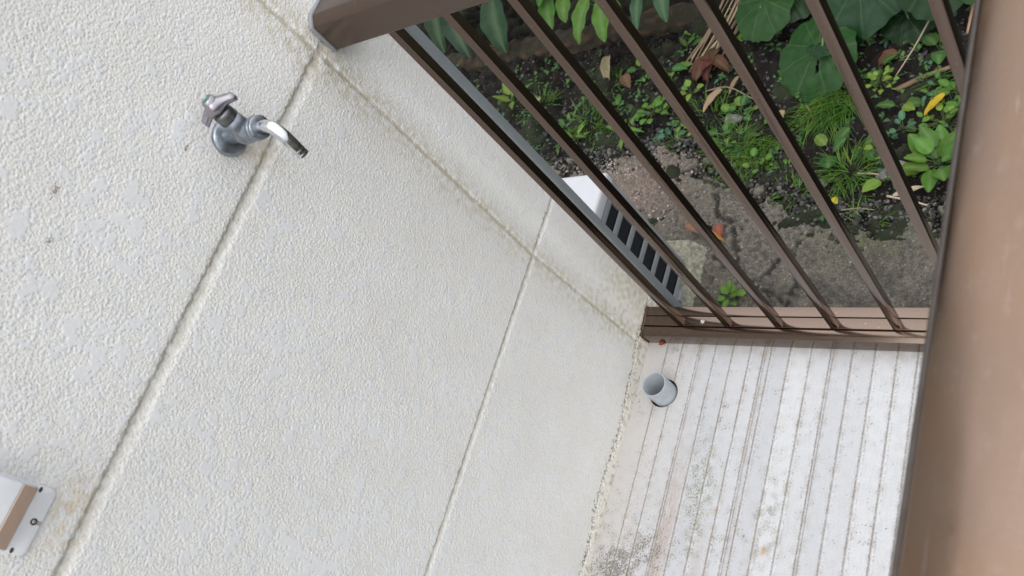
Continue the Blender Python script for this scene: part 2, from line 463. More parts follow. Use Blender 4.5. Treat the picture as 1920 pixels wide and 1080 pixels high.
for e in edges + [.7]:
    mk = ((Xg >= prev) & (Xg < e)).astype(float); t = rng.uniform(-.04, .03)
    fcol += (mk * t)[..., None] * np.array([1, 1, .9]); prev = e
fcol = mixc(fcol, (.375, .375, .365), np.clip(.35 + .35 * bl + .30 * st, 0, 1) * .28)
fcol = mixc(fcol, (.41, .375, .34), sstep(.20, 0, Xg) * .55)
nearcam = sstep(.55, .15, Yg)
pinkb = 1.3 * near(Xg - .159, .017) * sstep(.55, .25, Yg) * np.clip(.75 + .3 * st, 0, 1) + .5 * near(Xg - .245, .012) * sstep(.4, .2, Yg)
fcol = mixc(fcol, (.36, .285, .25), np.clip(pinkb, 0, 1) * .75)
grn = np.exp(-((Xg - .212 + (Yg - .40) * .12) / .028) ** 2) * near(Yg - .38, .11) * sstep(-.2, 1.4, sp + bl * .5)
grn = 1.5 * grn + .7 * np.exp(-((Xg - .37) / .03) ** 2) * near(Yg - .33, .09) * sstep(.0, 1.5, sp + bl)
fcol = mixc(fcol, (.15, .16, .09), np.clip(grn, 0, 1) * .8)
mold = sstep(.75, 1.25, sp + .5 * fw + (near(Xg - .080, .085) * near(Yg - .13, .13)) * 3.4 + .75 * nearcam * sstep(.42, .1, Xg) * .9 - 2.35 + .40 * big + .55 * bl)
fcol = mixc(fcol, (.065, .06, .052), np.clip(mold, 0, 1) * .85)
haze_ = near(Xg - .07, .08) * near(Yg - .18, .12)
fcol = mixc(fcol, (.29, .275, .25), np.clip(haze_ * (.28 + .2 * bl), 0, .3))
speck = sstep(3.3, 3.8, fnoise(n0, n1, dx, dy, .004, .007, 36))
fcol = mixc(fcol, (.10, .09, .08), speck * .8)
for (rx, ry, rr, f_) in ((.268, .40, .006, .8), (.262, .345, .010, .8), (.264, .285, .005, .7), (.372, .285, .012, .75), (.140, .655, .006, .5), (.063, .30, .010, .35)):
    d = np.hypot((Xg - rx) * 1.5, (Yg - ry) * .7)
    fcol = mixc(fcol, (.42, .19, .05), f_ * sstep(rr, rr * .2, d + .003 * np.abs(sp)))
seamd = np.zeros_like(Xg)
for c in double: seamd = np.maximum(seamd, near(Xg - c - .004, .010))
for c in single: seamd = np.maximum(seamd, .7 * near(Xg - c - .003, .007))
fcol = mixc(fcol, (.30, .27, .22), np.clip(seamd * (.30 + .35 * fw + .35 * bl + .25 * nearcam), 0, .7) * .6)
fcol = mixc(fcol, (.15, .118, .095), np.clip(line, 0, 1) * .92)
railst = sstep(.035, 0, .7141 - Yg) * np.clip(.5 + .4 * bl, 0, 1)
fcol = mixc(fcol, (.38, .34, .29), railst * .4)
wl = near(Xg, .006) * np.clip(.6 + .5 * fw, 0, 1)
fcol = mixc(fcol, (.34, .28, .20), np.clip(wl, 0, 1) * .5)
# hole for the pipe: pull the nearest vertices onto a circle
PX, PY, PR = .0775, .5885, .0345
rr = np.hypot(Xg - PX, Yg - PY)
inside = rr < PR - .0012
sn = (rr >= PR - .0012) & (rr < PR + .0010)
Xs = np.where(sn, PX + (Xg - PX) / np.maximum(rr, 1e-6) * PR, Xg); Ys = np.where(sn, PY + (Yg - PY) / np.maximum(rr, 1e-6) * PR, Yg)
keep = ~(inside[:-1, :-1] | inside[1:, :-1] | inside[1:, 1:] | inside[:-1, 1:])
fcol = mixc(fcol, (.40, .38, .33), .55 * sstep(.012, 0, rr - PR) * np.clip(.6 + .5 * fw, 0, 1))
ii = np.concatenate([np.arange(210, 0, -1), np.arange(len(y2))])               # and so does the floor
Yl = np.concatenate([y2[0] - dy * 2 * np.arange(210, 0, -1), y2])
keep = np.concatenate([np.ones((keep.shape[0], 210), bool), keep], 1)
Ys = np.concatenate([np.repeat(Yl[None, :210], len(xs), 0), Ys], 1); Xs = np.concatenate([np.repeat(xs[:, None], 210, 1), Xs], 1)
hz = hz[:, ii]; fcol = fcol[:, ii]
Xf = np.pad(Xs, 1, mode='edge'); Yf = np.pad(Ys, 1, mode='edge'); Zf = np.pad(hz, 1, mode='edge')
Xf[-1, :] = .985; Yf[:, 0] = -1.6; Yf[:, -1] = .7145; Xf[0, :] = -.0005
fc = np.pad(fcol, ((1, 1), (1, 1), (0, 0)), mode='edge'); kp = np.pad(keep, 1, mode='edge')
ev = [(0, -1.6, -.14), (.985, -1.6, -.14), (.985, .79, -.14), (0, .79, -.14), (0, .716, -.006), (.985, .716, -.006), (.985, .79, -.006), (0, .79, -.006), (.985, -1.6, -.002), (.985, .716, -.002)]
ef = [(0, 3, 2, 1), (3, 7, 6, 2), (4, 5, 6, 7), (1, 2, 6, 5), (1, 5, 9, 8)]
floor = grid_object('floor', Xf, Yf, Zf, fc, M['deck'], keep=kp, extra=(ev, ef, [(.5, .5, .5)] * 10), rough=np.full(Xf.shape, .42))
tag(floor, 'white ribbed balcony floor with grime in its seams', 'floor', kind='structure')

# ------------------------------------------------------------------ drain pipe stub
t = empty('drain_pipe', (PX, PY, 0), 'short grey plastic pipe stub standing up through the white balcony floor', 'pipe')
b = MB(); b.lathe([(-.10, .0298), (.050, .0298), (.0510, .0292), (.0510, .0268), (.0500, .0262), (-.10, .0262)], (PX, PY, 0), (0, 0, 1), 48)
b.build('pipe_wall', M['pvc'], t, auto=True)
b = MB(); b.lathe([(-.022, .0299), (-.022, PR + .004)], (PX, PY, 0), (0, 0, 1), 48); b.build('gap_ring', M['dark'], t)
b = MB(); b.lathe([(.0, .0001), (.0, .0262)], (PX, PY, -.08), (0, 0, 1), 32); b.build('pipe_plug', M['dark'], t)

# ------------------------------------------------------------------ side balustrade (end of the balcony)
bal = empty('side_balustrade', (.45, .75, 0), 'bronze metal side balustrade with square upright bars above the garden', 'railing')
def rail_x(name, prof, x0, x1, mat, bev):
    b = MB(); b.prism(prof, 0, x0, x1); return b.build(name, mat, bal, bevel=bev, seg=3, auto=True)
rail_x('top_rail', [(.714, 1.048), (.776, 1.048), (.778, 1.096), (.768, 1.109), (.730, 1.109), (.714, 1.098)], .0092, .985, M['satin'], .0022)
brs = rail_x('bottom_rail', [(.7115, .004), (.786, .004), (.786, .047), (.763, .047), (.763, .043), (.761, .043), (.761, .047), (.737, .047), (.737, .040), (.733, .040), (.733, .047), (.7115, .042)], .008, .93, M['bronze'], .0009)
b = MB(); b.prism([(.712, 1.046), (.7785, 1.046), (.7805, 1.098), (.769, 1.111), (.729, 1.111), (.712, 1.100)], 0, .0012, .0088); b.build('end_cap', M['louver'], bal, bevel=.002, auto=True)
b = MB(); b.prism([(.7100, .003), (.7875, .003), (.7875, .0485), (.7100, .0435)], 0, .0015, .0078); b.build('end_cap', M['bronze'], bal, bevel=.0012, auto=True)
BAR = [.100, .2143, .3296, .4454, .5642, .6860, .8060]
b = MB(); b.box((0, .7365, .0455), (.0155, .7535, 1.0485)); bme = None
for i, x in enumerate(BAR):
    if bme is None:
        o = b.build('baluster', M['bronze'], bal, bevel=.0012, auto=True, origin=None); bme = o.data
    else:
        o = link('baluster', bme, None, bal)
    o.matrix_parent_inverse = Matrix.Translation(-bal.location); o.location = (x, 0, 0)
b = MB(); b.lathe([(0, .0055), (.0012, .0050), (.0018, .0035), (.0018, .0030), (.0004, .0022), (.0004, 0)], (.158, .7485, .0468), (0, 0, 1), 20); b.build('screw', M['screw'], bal)

# front balustrade: the broad rail under the camera
fb = empty('front_balustrade', (.95, .49, 0), 'broad bronze handrail in the close foreground, out of focus', 'railing')
b = MB()
b.prism([(.9165, 1.052), (.9165, 1.094), (.920, 1.0985), (.948, 1.1090), (1.000, 1.1090), (1.012, 1.098), (1.012, 1.052)], 1, -1.6, .700)
b.build('top_rail', M['handrail'], fb, bevel=.003, seg=3, auto=True)
b = MB(); b.prism([(.9115, 1.056), (.9163, 1.056), (.9163, 1.0925), (.9135, 1.091), (.9115, 1.087)], 1, -1.6, .700); b.build('edge_reflection_strip', M['edge_reflection'], fb, bevel=.001, auto=True)  # added dark strip, stands in for a dark reflection along the rail edge
b = MB(); b.prism([(.930, .004), (.985, .004), (.985, .046), (.930, .046)], 1, -1.6, .7105); b.build('bottom_rail', M['bronze'], fb, bevel=.0015, auto=True)
b = MB(); b.box((.945, -.0095, .0465), (.968, .0095, 1.0535)); bme = None
for i in range(18):
    if bme is None:
        o = b.build('baluster', M['bronze'], fb, bevel=.0012, auto=True); bme = o.data
    else: o = link('baluster', bme, None, fb)
    o.matrix_parent_inverse = Matrix.Translation(-fb.location); o.location = (0, .60 - i * .117, 0)

fb.rotation_euler = (0, 0, D2R(-.95))

# ------------------------------------------------------------------ grey corner post at the end of the wall
t = empty('corner_trim', (0, .865, -.6), 'flat grey metal corner strip running down the end of the stucco wall', 'trim')
b = MB(); b.prism([(-.21, .8425), (.012, .8425), (.012, .8625), (-.21, .8625)], 2, -.66, 2.7); b.build('trim_strip', M['grey'], t, bevel=.0025, auto=True)

# ------------------------------------------------------------------ wall tap
TY, TZ = .4885, 1.131
tap = empty('wall_tap', (0, TY, TZ), 'worn metal wall tap with curved chrome spout on the stucco', 'tap')
b = MB(); b.lathe([(.0, .0262), (.0035, .0265), (.006, .0258), (.0085, .0225), (.010, .0150), (.0105, .0120)], (.0005, TY, TZ), (1, 0, 0), 48); b.build('wall_flange', M['zinc'], tap)
b = MB()
b.lathe([(.008, .0128), (.020, .0122), (.030, .0128), (.038, .0150), (.047, .0172), (.057, .0168), (.065, .0142), (.072, .0138), (.076, .0140)], (0, TY, TZ + .004), (1, 0, 0), 40)
b.lathe([(-.006, .0150), (.006, .0148), (.016, .0142), (.026, .0138), (.027, .0120)], (.050, TY, TZ + .006), (0, 0, 1), 36)
b.build('tap_body', M['zinc'], tap)
b = MB(); b.lathe([(0, .0120), (.0005, .0143), (.0135, .0143), (.0155, .0132), (.0165, .006)], (.0505, TY, TZ + .031), (0, 0, 1), 36); b.build('bonnet_nut', M['zincdark'], tap)
b = MB(); b.tube([(.051, TY, TZ + .045), (.0515, TY, TZ + .056)], .0055, 16); b.build('spindle', M['zincdark'], tap)
# lever handle: drooping bar, thick in the middle
hc = Vector((.053, TY, TZ + .0585)); hd = Vector((.73, .68, 0)).normalized(); hn = Vector((-.68, .73, 0)).normalized()
prof = []; n = 22
b = MB(); vs_l = []; fs_l = []; k = 16
for i in range(n + 1):
    s = -1 + 2 * i / n
    cz = -.0100 * abs(s) ** 1.7
    wth = .0076 + .0066 * math.exp(-(s / .33) ** 2); hgt = .0070 + .0050 * math.exp(-(s / .36) ** 2)
    if abs(s) > .9: q = math.sqrt(max(0.0, 1 - ((abs(s) - .9) / .1) ** 2)) * .9 + .1; wth *= q; hgt *= q
    for j in range(k):
        a = 2 * math.pi * j / k
        vs_l.append(hc + hd * (s * .0295) + hn * (math.cos(a) * wth) + Vector((0, 0, cz + math.sin(a) * hgt)))
for i in range(n):
    for j in range(k):
        fs_l.append((i * k + j, i * k + (j + 1) % k, (i + 1) * k + (j + 1) % k, (i + 1) * k + j))
fs_l += [tuple(range(k))[::-1], tuple(range(n * k, (n + 1) * k))]
b.add(vs_l, fs_l)
b.lathe([(.006, .0105), (.0125, .0094), (.0138, .0080), (.0138, .0066), (.0128, .0064)], hc, (0, 0, 1), 28)
hob = b.build('lever_handle', M['handle'], tap)
b = MB(); b.lathe([(.0124, .0065), (.0134, .0060), (.0139, .0040), (.0140, 0)], hc, (0, 0, 1), 24); c_ = b.build('index_cap', M['green'], hob)
c_.matrix_parent_inverse = Matrix.Identity(4); c_.matrix_parent_inverse = (Matrix.Identity(4))
c_.parent = hob
b = MB(); b.lathe([(.0735, .0140), (.0738, .0168), (.0775, .0172), (.0790, .0160), (.0800, .0156), (.0812, .0168), (.0850, .0166), (.0862, .0150), (.0864, .0090)], (0, TY, TZ + .005), (1, 0, 0), 40); b.build('spout_nut', M['zinc'], tap)
ctrl = [(.082, TY, 1.136), (.097, TY - .0005, 1.1362), (.109, TY - .0020, 1.1315), (.1165, TY - .0045, 1.1195), (.1190, TY - .0075, 1.102), (.1195, TY - .0105, 1.082)]
def spline(P, per=8):
    P = [Vector(p) for p in P]; P = [2 * P[0] - P[1]] + P + [2 * P[-1] - P[-2]]; out = []
    for i in range(1, len(P) - 2):
        for j in range(per):
            u = j / per; a, b_, c, d = P[i - 1], P[i], P[i + 1], P[i + 2]
            out.append(.5 * ((2 * b_) + (c - a) * u + (2 * a - 5 * b_ + 4 * c - d) * u * u + (3 * b_ - a - 3 * c + d) * u ** 3))
    return out + [P[-2]]
path = spline(ctrl, 10)
rad = [.0086] * len(path)
for i in (-4, -7): rad[i] = .0079
b = MB(); b.tube(path, rad, 24, cap=False)
inner = path[::-1][:6]; b.tube([inner[0]] + inner, [.0086] + [.0066] * 6, 24, cap=True)
b.build('spout', M['chrome'], tap)

# ------------------------------------------------------------------ outlet cover at the wall's left
oc = empty('outlet_cover', (0, -.0485, 1.15), 'white weatherproof outlet cover with tan underside on the stucco', 'outlet cover')
def rrect(y0, y1, z0, z1, r, n=6):
    out = []
    for (cy, cz, a0) in ((y1 - r, z1 - r, 0), (y0 + r, z1 - r, 90), (y0 + r, z0 + r, 180), (y1 - r, z0 + r, 270)):
        for i in range(n + 1):
            a = D2R(a0 + 90 * i / n); out.append((cy + r * math.cos(a), cz + r * math.sin(a)))
    return out
b = MB(); b.prism(rrect(-.0885, -.0100, 1.1180, 1.240, .008), 0, .0004, .0048); b.build('back_plate', M['plate'], oc, bevel=.0012, auto=True)
# hood: front face, sloping tan underside
b = MB(); y0, y1 = -.0865, -.0135
zt, xf = 1.232, .036
b.prism([(.0048, 1.1425), (.0055, 1.1415), (.036, 1.170), (.036, zt), (.0048, zt)], 1, y0, y1)
hood = b.build('hood', M['plate'], oc, bevel=.0022, seg=3, auto=True)
b = MB(); b.add([(.0067, y0 + .0012, 1.1412), (.0355, y0 + .0012, 1.1682), (.0355, y1 - .0012, 1.1682), (.0067, y1 - .0012, 1.1412),
                 (.0061, y0 + .0012, 1.1424), (.0345, y0 + .0012, 1.1690), (.0345, y1 - .0012, 1.1690), (.0061, y1 - .0012, 1.1424)],
                [(0, 3, 2, 1), (4, 5, 6, 7), (0, 1, 5, 4), (1, 2, 6, 5), (2, 3, 7, 6), (3, 0, 4, 7)], smooth=False)
b.build('underside', M['tan'], hood)
for (yy, zz, r) in ((-.0497, 1.1270, .0040), (-.0150, 1.1372, .0020), (-.0845, 1.1345, .0020)):
    b = MB(); b.prism([(yy + r * math.cos(a * math.pi / 8) * (1.0 if r > .003 else 1.6), zz + r * math.sin(a * math.pi / 8)) for a in range(16)], 0, .0047, .0052)
    hole = b.build('screw_slot', M['dark'], oc)
    if r > .003:
        b = MB(); b.lathe([(0, .0024), (.0006, .0022), (.0008, 0)], (.0053, yy, zz), (1, 0, 0), 16); b.build('screw', M['screw'], oc)
        b = MB(); b.box((.0047, yy - .0024, 1.1184), (.0050, yy + .0024, zz - .0036)); b.build('drain_notch', M['notch'], oc)

# ------------------------------------------------------------------ air conditioner and its concrete blocks
ac = empty('air_conditioner', (-.445, .87, -.56), 'white outdoor air conditioner with grey louvred front below the balcony', 'air conditioner')
X0, X1, Y0, Y1, Z0, Z1 = -.59, -.30, .50, 1.258, -.558, -.022
b = MB(); b.box((X0, Y0, Z1 - .045), (X1 + .004, Y1 + .003, Z1)); b.build('top_cover', M['white'], ac, bevel=.010, seg=3, auto=True)
b = MB()
b.box((X0, Y0, Z0), (X1 - .06, Y1, Z1 - .046))
b.box((X1 - .0595, Y1 - .058, Z0), (X1, Y1, Z1 - .046))
b.box((X1 - .0595, Y0, Z0), (X1, Y0 + .10, Z1 - .046))
b.box((X1 - .0595, Y0 + .101, Z1 - .070), (X1, Y1 - .059, Z1 - .047))
b.box((X1 - .0595, Y0 + .101, Z0), (X1 - .012, Y1 - .059, Z0 + .004))
b.build('casing', M['louver'], ac, bevel=.004, seg=2, auto=True)
b = MB(); b.box((X1 - .0590, Y0 + .102, Z0 + .0045), (X1 - .008, Y1 - .060, Z1 - .0705)); b.build('heat_fins', M['black'], ac)
for i in range(6):
    zc_ = -.148 - .0795 * i
    b = MB(); b.box((X1 - .0045, Y0 + .1015, zc_ - .0115), (X1 - .0005, Y1 - .0585, zc_ + .0115)); b.build('louvre', M['louver'], ac, bevel=.001, auto=True)
for yy in (.62, 1.12):
    b = MB(); b.box((X0 - .01, yy, Z0 - .014), (X1 + .01, yy + .04, Z0 - .0005)); b.build('foot', M['louver'], ac)
def cblock(y0, y1, label):
    b = MB()
    b.prism([(-.700, -.66), (-.268, -.66), (-.268, -.640), (-.276, -.632), (-.325, -.573), (-.640, -.573), (-.692, -.632)], 1, y0, y1)
    tag(b.build('concrete_block', M['block'], None, bevel=.0015, auto=True), label, 'block')
cblock(1.10, 1.362, 'mossy pale concrete block under the far end of the air conditioner')

# ------------------------------------------------------------------ ground
GZ = -.655
dgx = .009
gx = np.arange(-2.9, 1.0, dgx); gy = np.arange(.6, 3.5, dgx)
n0, n1 = len(gx), len(gy)
Xg, Yg = np.meshgrid(gx, gy, indexing='ij')
s1 = fnoise(n0, n1, dgx, dgx, .02, .05, 41); s2 = fnoise(n0, n1, dgx, dgx, .08, .3, 42); s3 = fnoise(n0, n1, dgx, dgx, .3, 1.2, 43)
hs_ = GZ + .006 * np.abs(s1) + .010 * s2 + .012 * s3 + .05 * sstep(2.45, 2.7, Yg)
hs_ = np.where(Yg < 1.35, np.minimum(hs_, -.650), hs_)
gc = np.zeros(Xg.shape + (3,)) + np.array([.009, .0075, .006])
gc = mixc(gc, (.020, .0165, .0135), sstep(.2, 1.5, s1 + .4 * s2) * .6)
gc = mixc(gc, (.005, .004, .0032), sstep(.2, 1.4, -s2) * .6)
gc = mixc(gc, (.03, .045, .018), sstep(.6, 1.6, s3 + .4 * s2) * .45)
Xp = np.pad(Xg, 1, mode='edge'); Yp = np.pad(Yg, 1, mode='edge'); Zp = np.pad(hs_, 1, mode='edge')
Xp[0, :] = -40; Xp[-1, :] = 40; Yp[:, 0] = -40; Yp[:, -1] = 60
Zp[0, :] = Zp[-1, :] = GZ; Zp[:, 0] = GZ; Zp[:, -1] = GZ + .05
ground = grid_object('ground', Xp, Yp, Zp, np.pad(gc, ((1, 1), (1, 1), (0, 0)), mode='edge'), M['soil'])
tag(ground, 'dark garden soil with crumbs and small stones', 'ground', kind='structure')

# old concrete path along the house, its edge broken
dp = .0040
px = np.arange(-1.35, .97, dp); py = np.arange(.80, 2.0, dp)
n0, n1 = len(px), len(py)
Xg, Yg = np.meshgrid(px, py, indexing='ij')
a1 = fnoise(n0, n1, dp, dp, .008, .014, 51); a2 = fnoise(n0, n1, dp, dp, .03, .09, 52); a3 = fnoise(n0, n1, dp, dp, .12, .5, 53)
edge = np.interp(px, [-1.35, -.84, -.68, -.46, -.37, -.22, -.11, .01, .12, .27, .43, .97], [1.80, 1.80, 1.83, 1.81, 1.74, 1.64, 1.57, 1.50, 1.46, 1.45, 1.45, 1.44])[:, None]
dd = edge + .035 * a3 + .015 * a2 - Yg
mk = sstep(-.01, .06, dd)
def crackline(pts, wdt):
    d = np.full(Xg.shape, 9.0)
    for (ax_, ay_), (bx_, by_) in zip(pts[:-1], pts[1:]):
        vx, vy = bx_ - ax_, by_ - ay_; tt = np.clip(((Xg - ax_) * vx + (Yg - ay_) * vy) / (vx * vx + vy * vy), 0, 1)
        d = np.minimum(d, np.hypot(Xg - ax_ - tt * vx, Yg - ay_ - tt * vy))
    return near(d + .004 * a2, wdt)
ck = np.maximum.reduce([crackline([(-.45, 1.70), (-.30, 1.62), (-.28, 1.50), (-.20, 1.44), (-.16, 1.30)], .010),
                        crackline([(-.09, 1.22), (-.02, 1.30), (.06, 1.38), (.10, 1.42)], .007),
                        crackline([(.02, 1.33), (.05, 1.22), (.03, 1.12), (.02, .95)], .006),
                        crackline([(-.26, 1.33), (-.10, 1.22), (.02, 1.15)], .004)])
zp_ = -.628 + .0016 * a1 + .0020 * a2 + .004 * a3 - .010 * ck
zp_ = zp_ * mk + (-.690) * (1 - mk)
pc = np.zeros(Xg.shape + (3,)) + np.array([.135, .122, .100])
pc = mixc(pc, (.085, .078, .066), sstep(.1, 1.3, -a2 + .5 * a3) * .7)
pc = mixc(pc, (.20, .18, .14), sstep(.3, 1.6, a2 + .5 * a1) * .55)
pc = mixc(pc, (.055, .05, .042), sstep(.5, 1.7, -a1) * .55)
pc = mixc(pc, (.25, .235, .20), sstep(.9, 1.8, a1) * .5)
pink = near(Xg + .62, .16) * near(Yg - 1.62, .16)
pc = mixc(pc, (.20, .145, .12), np.clip(pink * (.6 + .3 * a1), 0, .8))
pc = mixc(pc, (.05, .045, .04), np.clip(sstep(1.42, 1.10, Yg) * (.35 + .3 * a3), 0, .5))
mossm = near(Xg - .25, .16) * near(Yg - 1.36, .09) * np.clip(.4 + .5 * a2, 0, 1)
pc = mixc(pc, (.07, .085, .03), mossm * .6)
pc = mixc(pc, (.03, .027, .024), np.clip(ck * .95, 0, .85))
pc = mixc(pc, (.05, .042, .034), sstep(.06, 0, dd) * .8)
chips = sstep(2.3, 2.8, fnoise(n0, n1, dp, dp, .008, .014, 54)); pc = mixc(pc, (.45, .43, .40), chips * .7)
keep = (mk[:-1, :-1] > .01)
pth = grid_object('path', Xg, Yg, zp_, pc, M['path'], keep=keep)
tag(pth, 'cracked old concrete path below the balcony', 'path', kind='structure')

# ------------------------------------------------------------------ plants
def leaf(b, base, az, el, L, W, shape='ovate', bend=.6, fold=.25, col=(.06, .14, .03), nu=8, twist=0.0):
    """one leaf blade growing from base; az in the ground plane, el above it (degrees)"""
    base = Vector(base); az = D2R(az); el = D2R(el)
    side = Vector((-math.sin(az), math.cos(az), 0))
    p = base.copy(); vs_ = []; uv = []; fs = []
    ws = {'ovate': lambda u: math.sin(math.pi * min(1, u * .92 + .04) ** .75) ** .85, 'lance': lambda u: math.sin(math.pi * u ** .7) * (1 - .35 * u) * 1.15,
          'round': lambda u: math.sqrt(max(0, 1 - (2 * u - 1) ** 2)), 'blade': lambda u: (1 - u) ** .6 * min(1, u * 8 + .4)}[shape]
    rows = 5
    for i in range(nu + 1):
        u = i / nu
        e = el - bend * u
        d = Vector((math.cos(az) * math.cos(e), math.sin(az) * math.cos(e), math.sin(e)))
        nrm = side.cross(d) * -1
        if nrm.z < 0 and abs(e) < 1.5: nrm = -nrm
        sd = (side * math.cos(twist) + nrm * math.sin(twist))
        if i: p = p + d * (L / nu)
        hw = W * .5 * max(ws(u), .02)
        for j in range(rows):
            v = -1 + 2 * j / (rows - 1)
            rip = .05 * W * math.sin(u * 17 + j * 2.0) * abs(v)
            vs_.append(p + sd * (v * hw) + nrm * (abs(v) * hw * fold + rip)); uv.append((max(0, 1 - abs(v) * 2.5) if j == 2 else 0.0, u))
    for i in range(nu):
        for j in range(rows - 1):
            fs.append((i * rows + j, i * rows + j + 1, (i + 1) * rows + j + 1, (i + 1) * rows + j))
    b.add(vs_, fs, col, uv)
    return p

def gcol(kind='mid'):
    base = {'mid': (.040, .112, .020), 'bright': (.066, .158, .018), 'yellow': (.115, .20, .025), 'dark': (.022, .060, .020), 'blue': (.045, .12, .065)}[kind]
    f = rnd.uniform(.75, 1.3); y = rnd.uniform(.85, 1.2)
    return (base[0] * f * y, base[1] * f, base[2] * f / y)

def big_leaf(b, center, az, tilt_az, tilt, R, col, seed, notch=.55, wav=.05, lobes=9, hole=False):
    """round kidney leaf with notch at the stalk; az points from the notch to the tip"""
    r_ = random.Random(seed)
    ax = Vector((math.cos(D2R(az)), math.sin(D2R(az)), 0)); sd = Vector((-ax.y, ax.x, 0))
    q = Matrix.Rotation(D2R(tilt), 3, Vector((-math.sin(D2R(tilt_az)), math.cos(D2R(tilt_az)), 0)))
    NA, NR = 126, 12; vs_ = []; uv = []; fs = []
    ph = r_.uniform(0, 6); ph2 = r_.uniform(0, 6)
    zz_ = [r_.uniform(.02, .06) for _ in range(lobes)]
    for i in range(NA + 1):
        th = -math.pi + 2 * math.pi * i / NA            # 0 = tip
        t = abs(th) / math.pi
        rad = 1.12 * R * (1.0 - .40 * t ** 1.6) * (1 - notch * max(0, (t - .86) / .14) ** 1.3)
        rad *= 1 + .035 * math.cos(lobes * th + ph) + .02 * math.cos(17 * th + ph2)
        if t < .1: rad *= 1 + .06 * (1 - t / .1)
        vein = max(0, math.cos(lobes * th)) ** 30
        for j in range(NR + 1):
            u = j / NR
            z = -.26 * R * u * u * (.6 + .4 * math.cos(th)) + .022 * R * math.sin(lobes * th + .5) * u ** 1.4 + wav * R * math.sin(3 * th + ph) * u ** 2 - .025 * R * vein * u * (1 - u) * 2 \
                + .02 * R * math.sin(13 * u + 5 * th + ph) * math.sin(math.pi * u)
            loc = ax * (math.cos(th) * rad * u) + sd * (math.sin(th) * rad * u) + Vector((0, 0, z))
            vs_.append(Vector(center) + q @ (loc - ax * (.22 * R))); uv.append((vein * (1 - .65 * u), u))
    for i in range(NA):
        for j in range(NR):
            if hole and ((72 <= i <= 75 and j in (4, 5)) or (74 <= i <= 76 and j == 3)): continue
            fs.append((i * (NR + 1) + j, (i + 1) * (NR + 1) + j, (i + 1) * (NR + 1) + j + 1, i * (NR + 1) + j + 1))
    b.add(vs_, fs, col, uv)

def leopard_plant(loc, leaves, label, hole=False):
    root = empty('leopard_plant', loc, label, 'plant')
    for i, (cx, cy, cz, az, taz, tilt, R, c) in enumerate(leaves):
        b = MB(); big_leaf(b, (cx, cy, cz), az, taz, tilt, R, c, int(abs(cx) * 1000) % 251 + i, hole=hole and i == 0); b.build('leaf', M['bigleaf'], root)
        s = MB(); p0 = Vector(loc) + Vector((rnd.uniform(-.02, .02), rnd.uniform(-.02, .02), 0)); p3 = Vector((cx, cy, cz - .002))
        mid = (p0 + p3) * .5 + Vector((0, 0, .07)); s.tube(spline([p0, mid, p3], 5), .0035, 7, col=(.10, .14, .05)); s.build('stalk', M['twig'], root)
    return root
DK = (.010, .032, .010); DB = (.014, .042, .017); DG = (.016, .054, .012)
leopard_plant((.03, 2.16, GZ), [(-.010, 2.055, -.545, 235, 250, 22, .150, DG), (.030, 2.075, -.52, 40, 60, 12, .055, DB)], 'leopard plant whose lowest broad leaf has a small hole', hole=True)
leopard_plant((.20, 2.42, GZ), [(.150, 2.225, -.46, 270, 270, 24, .150, DB), (.085, 2.215, -.53, 240, 240, 35, .125, DG), (.27, 2.20, -.60, 300, 280, 20, .09, DK)], 'leopard plant with broad pale sheened leaf between the two right bars')
leopard_plant((-.12, 2.50, GZ), [(-.205, 2.265, -.46, 245, 250, 22, .125, DG), (-.105, 2.305, -.47, 300, 290, 15, .105, DK), (-.03, 2.36, -.42, 280, 270, 20, .11, DG)], 'leopard plant with dark overlapping leaves and dry stalks beside it')
leopard_plant((.46, 2.40, GZ), [(.385, 2.165, -.44, 270, 270, 20, .115, DK), (.50, 2.20, -.42, 280, 260, 20, .13, DG)], 'dark leopard plant half hidden by the foreground handrail')

def pointed_plant(loc, leaves, label, stem=True, name='broadleaf_plant'):
    """leaves: (x, y, z, az, el, L, W, shape, bend, colour) tip hanging towards az"""
    root = empty(name, loc, label, 'plant')
    b = MB(); s = MB()
    for (x, y, z, az, el, L, W, sh, bend, c) in leaves:
        leaf(b, (x, y, z), az, el, L, W, sh, bend, .22, c, 10)
        p0 = Vector(loc); p3 = Vector((x, y, z)); mid = (p0 + p3) * .5 + Vector((0, 0, .06)); s.tube(spline([p0, mid, p3], 5), .003, 6, col=(.09, .11, .04))
    b.build('foliage', M['bigleaf'], root); s.build('stems', M['twig'], root)
    return root
LG = (.060, .135, .016); LG2 = (.040, .105, .015); BG = (.026, .070, .030)
pointed_plant((-1.00, 2.62, GZ), [(-1.14, 2.45, -.30, 285, -5, .15, .085, 'ovate', .6, LG2), (-1.04, 2.46, -.30, 265, -10, .13, .085, 'ovate', .7, LG), (-.88, 2.36, -.28, 240, -15, .19, .095, 'ovate', .7, LG),
    (-.82, 2.35, -.30, 265, -20, .17, .085, 'ovate', .6, LG), (-.765, 2.33, -.30, 285, -25, .15, .060, 'ovate', .6, LG), (-.93, 2.48, -.29, 300, 10, .15, .08, 'ovate', .5, LG2), (-1.10, 2.52, -.26, 250, 5, .14, .08, 'ovate', .4, LG2)],
    'pale green shrub with pointed drooping leaves at the top of the bed')
pointed_plant((-.60, 2.60, GZ), [(-.635, 2.33, -.29, 262, -15, .15, .060, 'ovate', .5, BG), (-.545, 2.33, -.29, 278, -15, .15, .065, 'ovate', .6, BG), (-.59, 2.42, -.26, 240, 0, .14, .06, 'ovate', .4, BG), (-.50, 2.44, -.25, 300, 0, .14, .06, 'ovate', .4, BG)],
    'blue green plant with slim hanging leaves at the top edge')
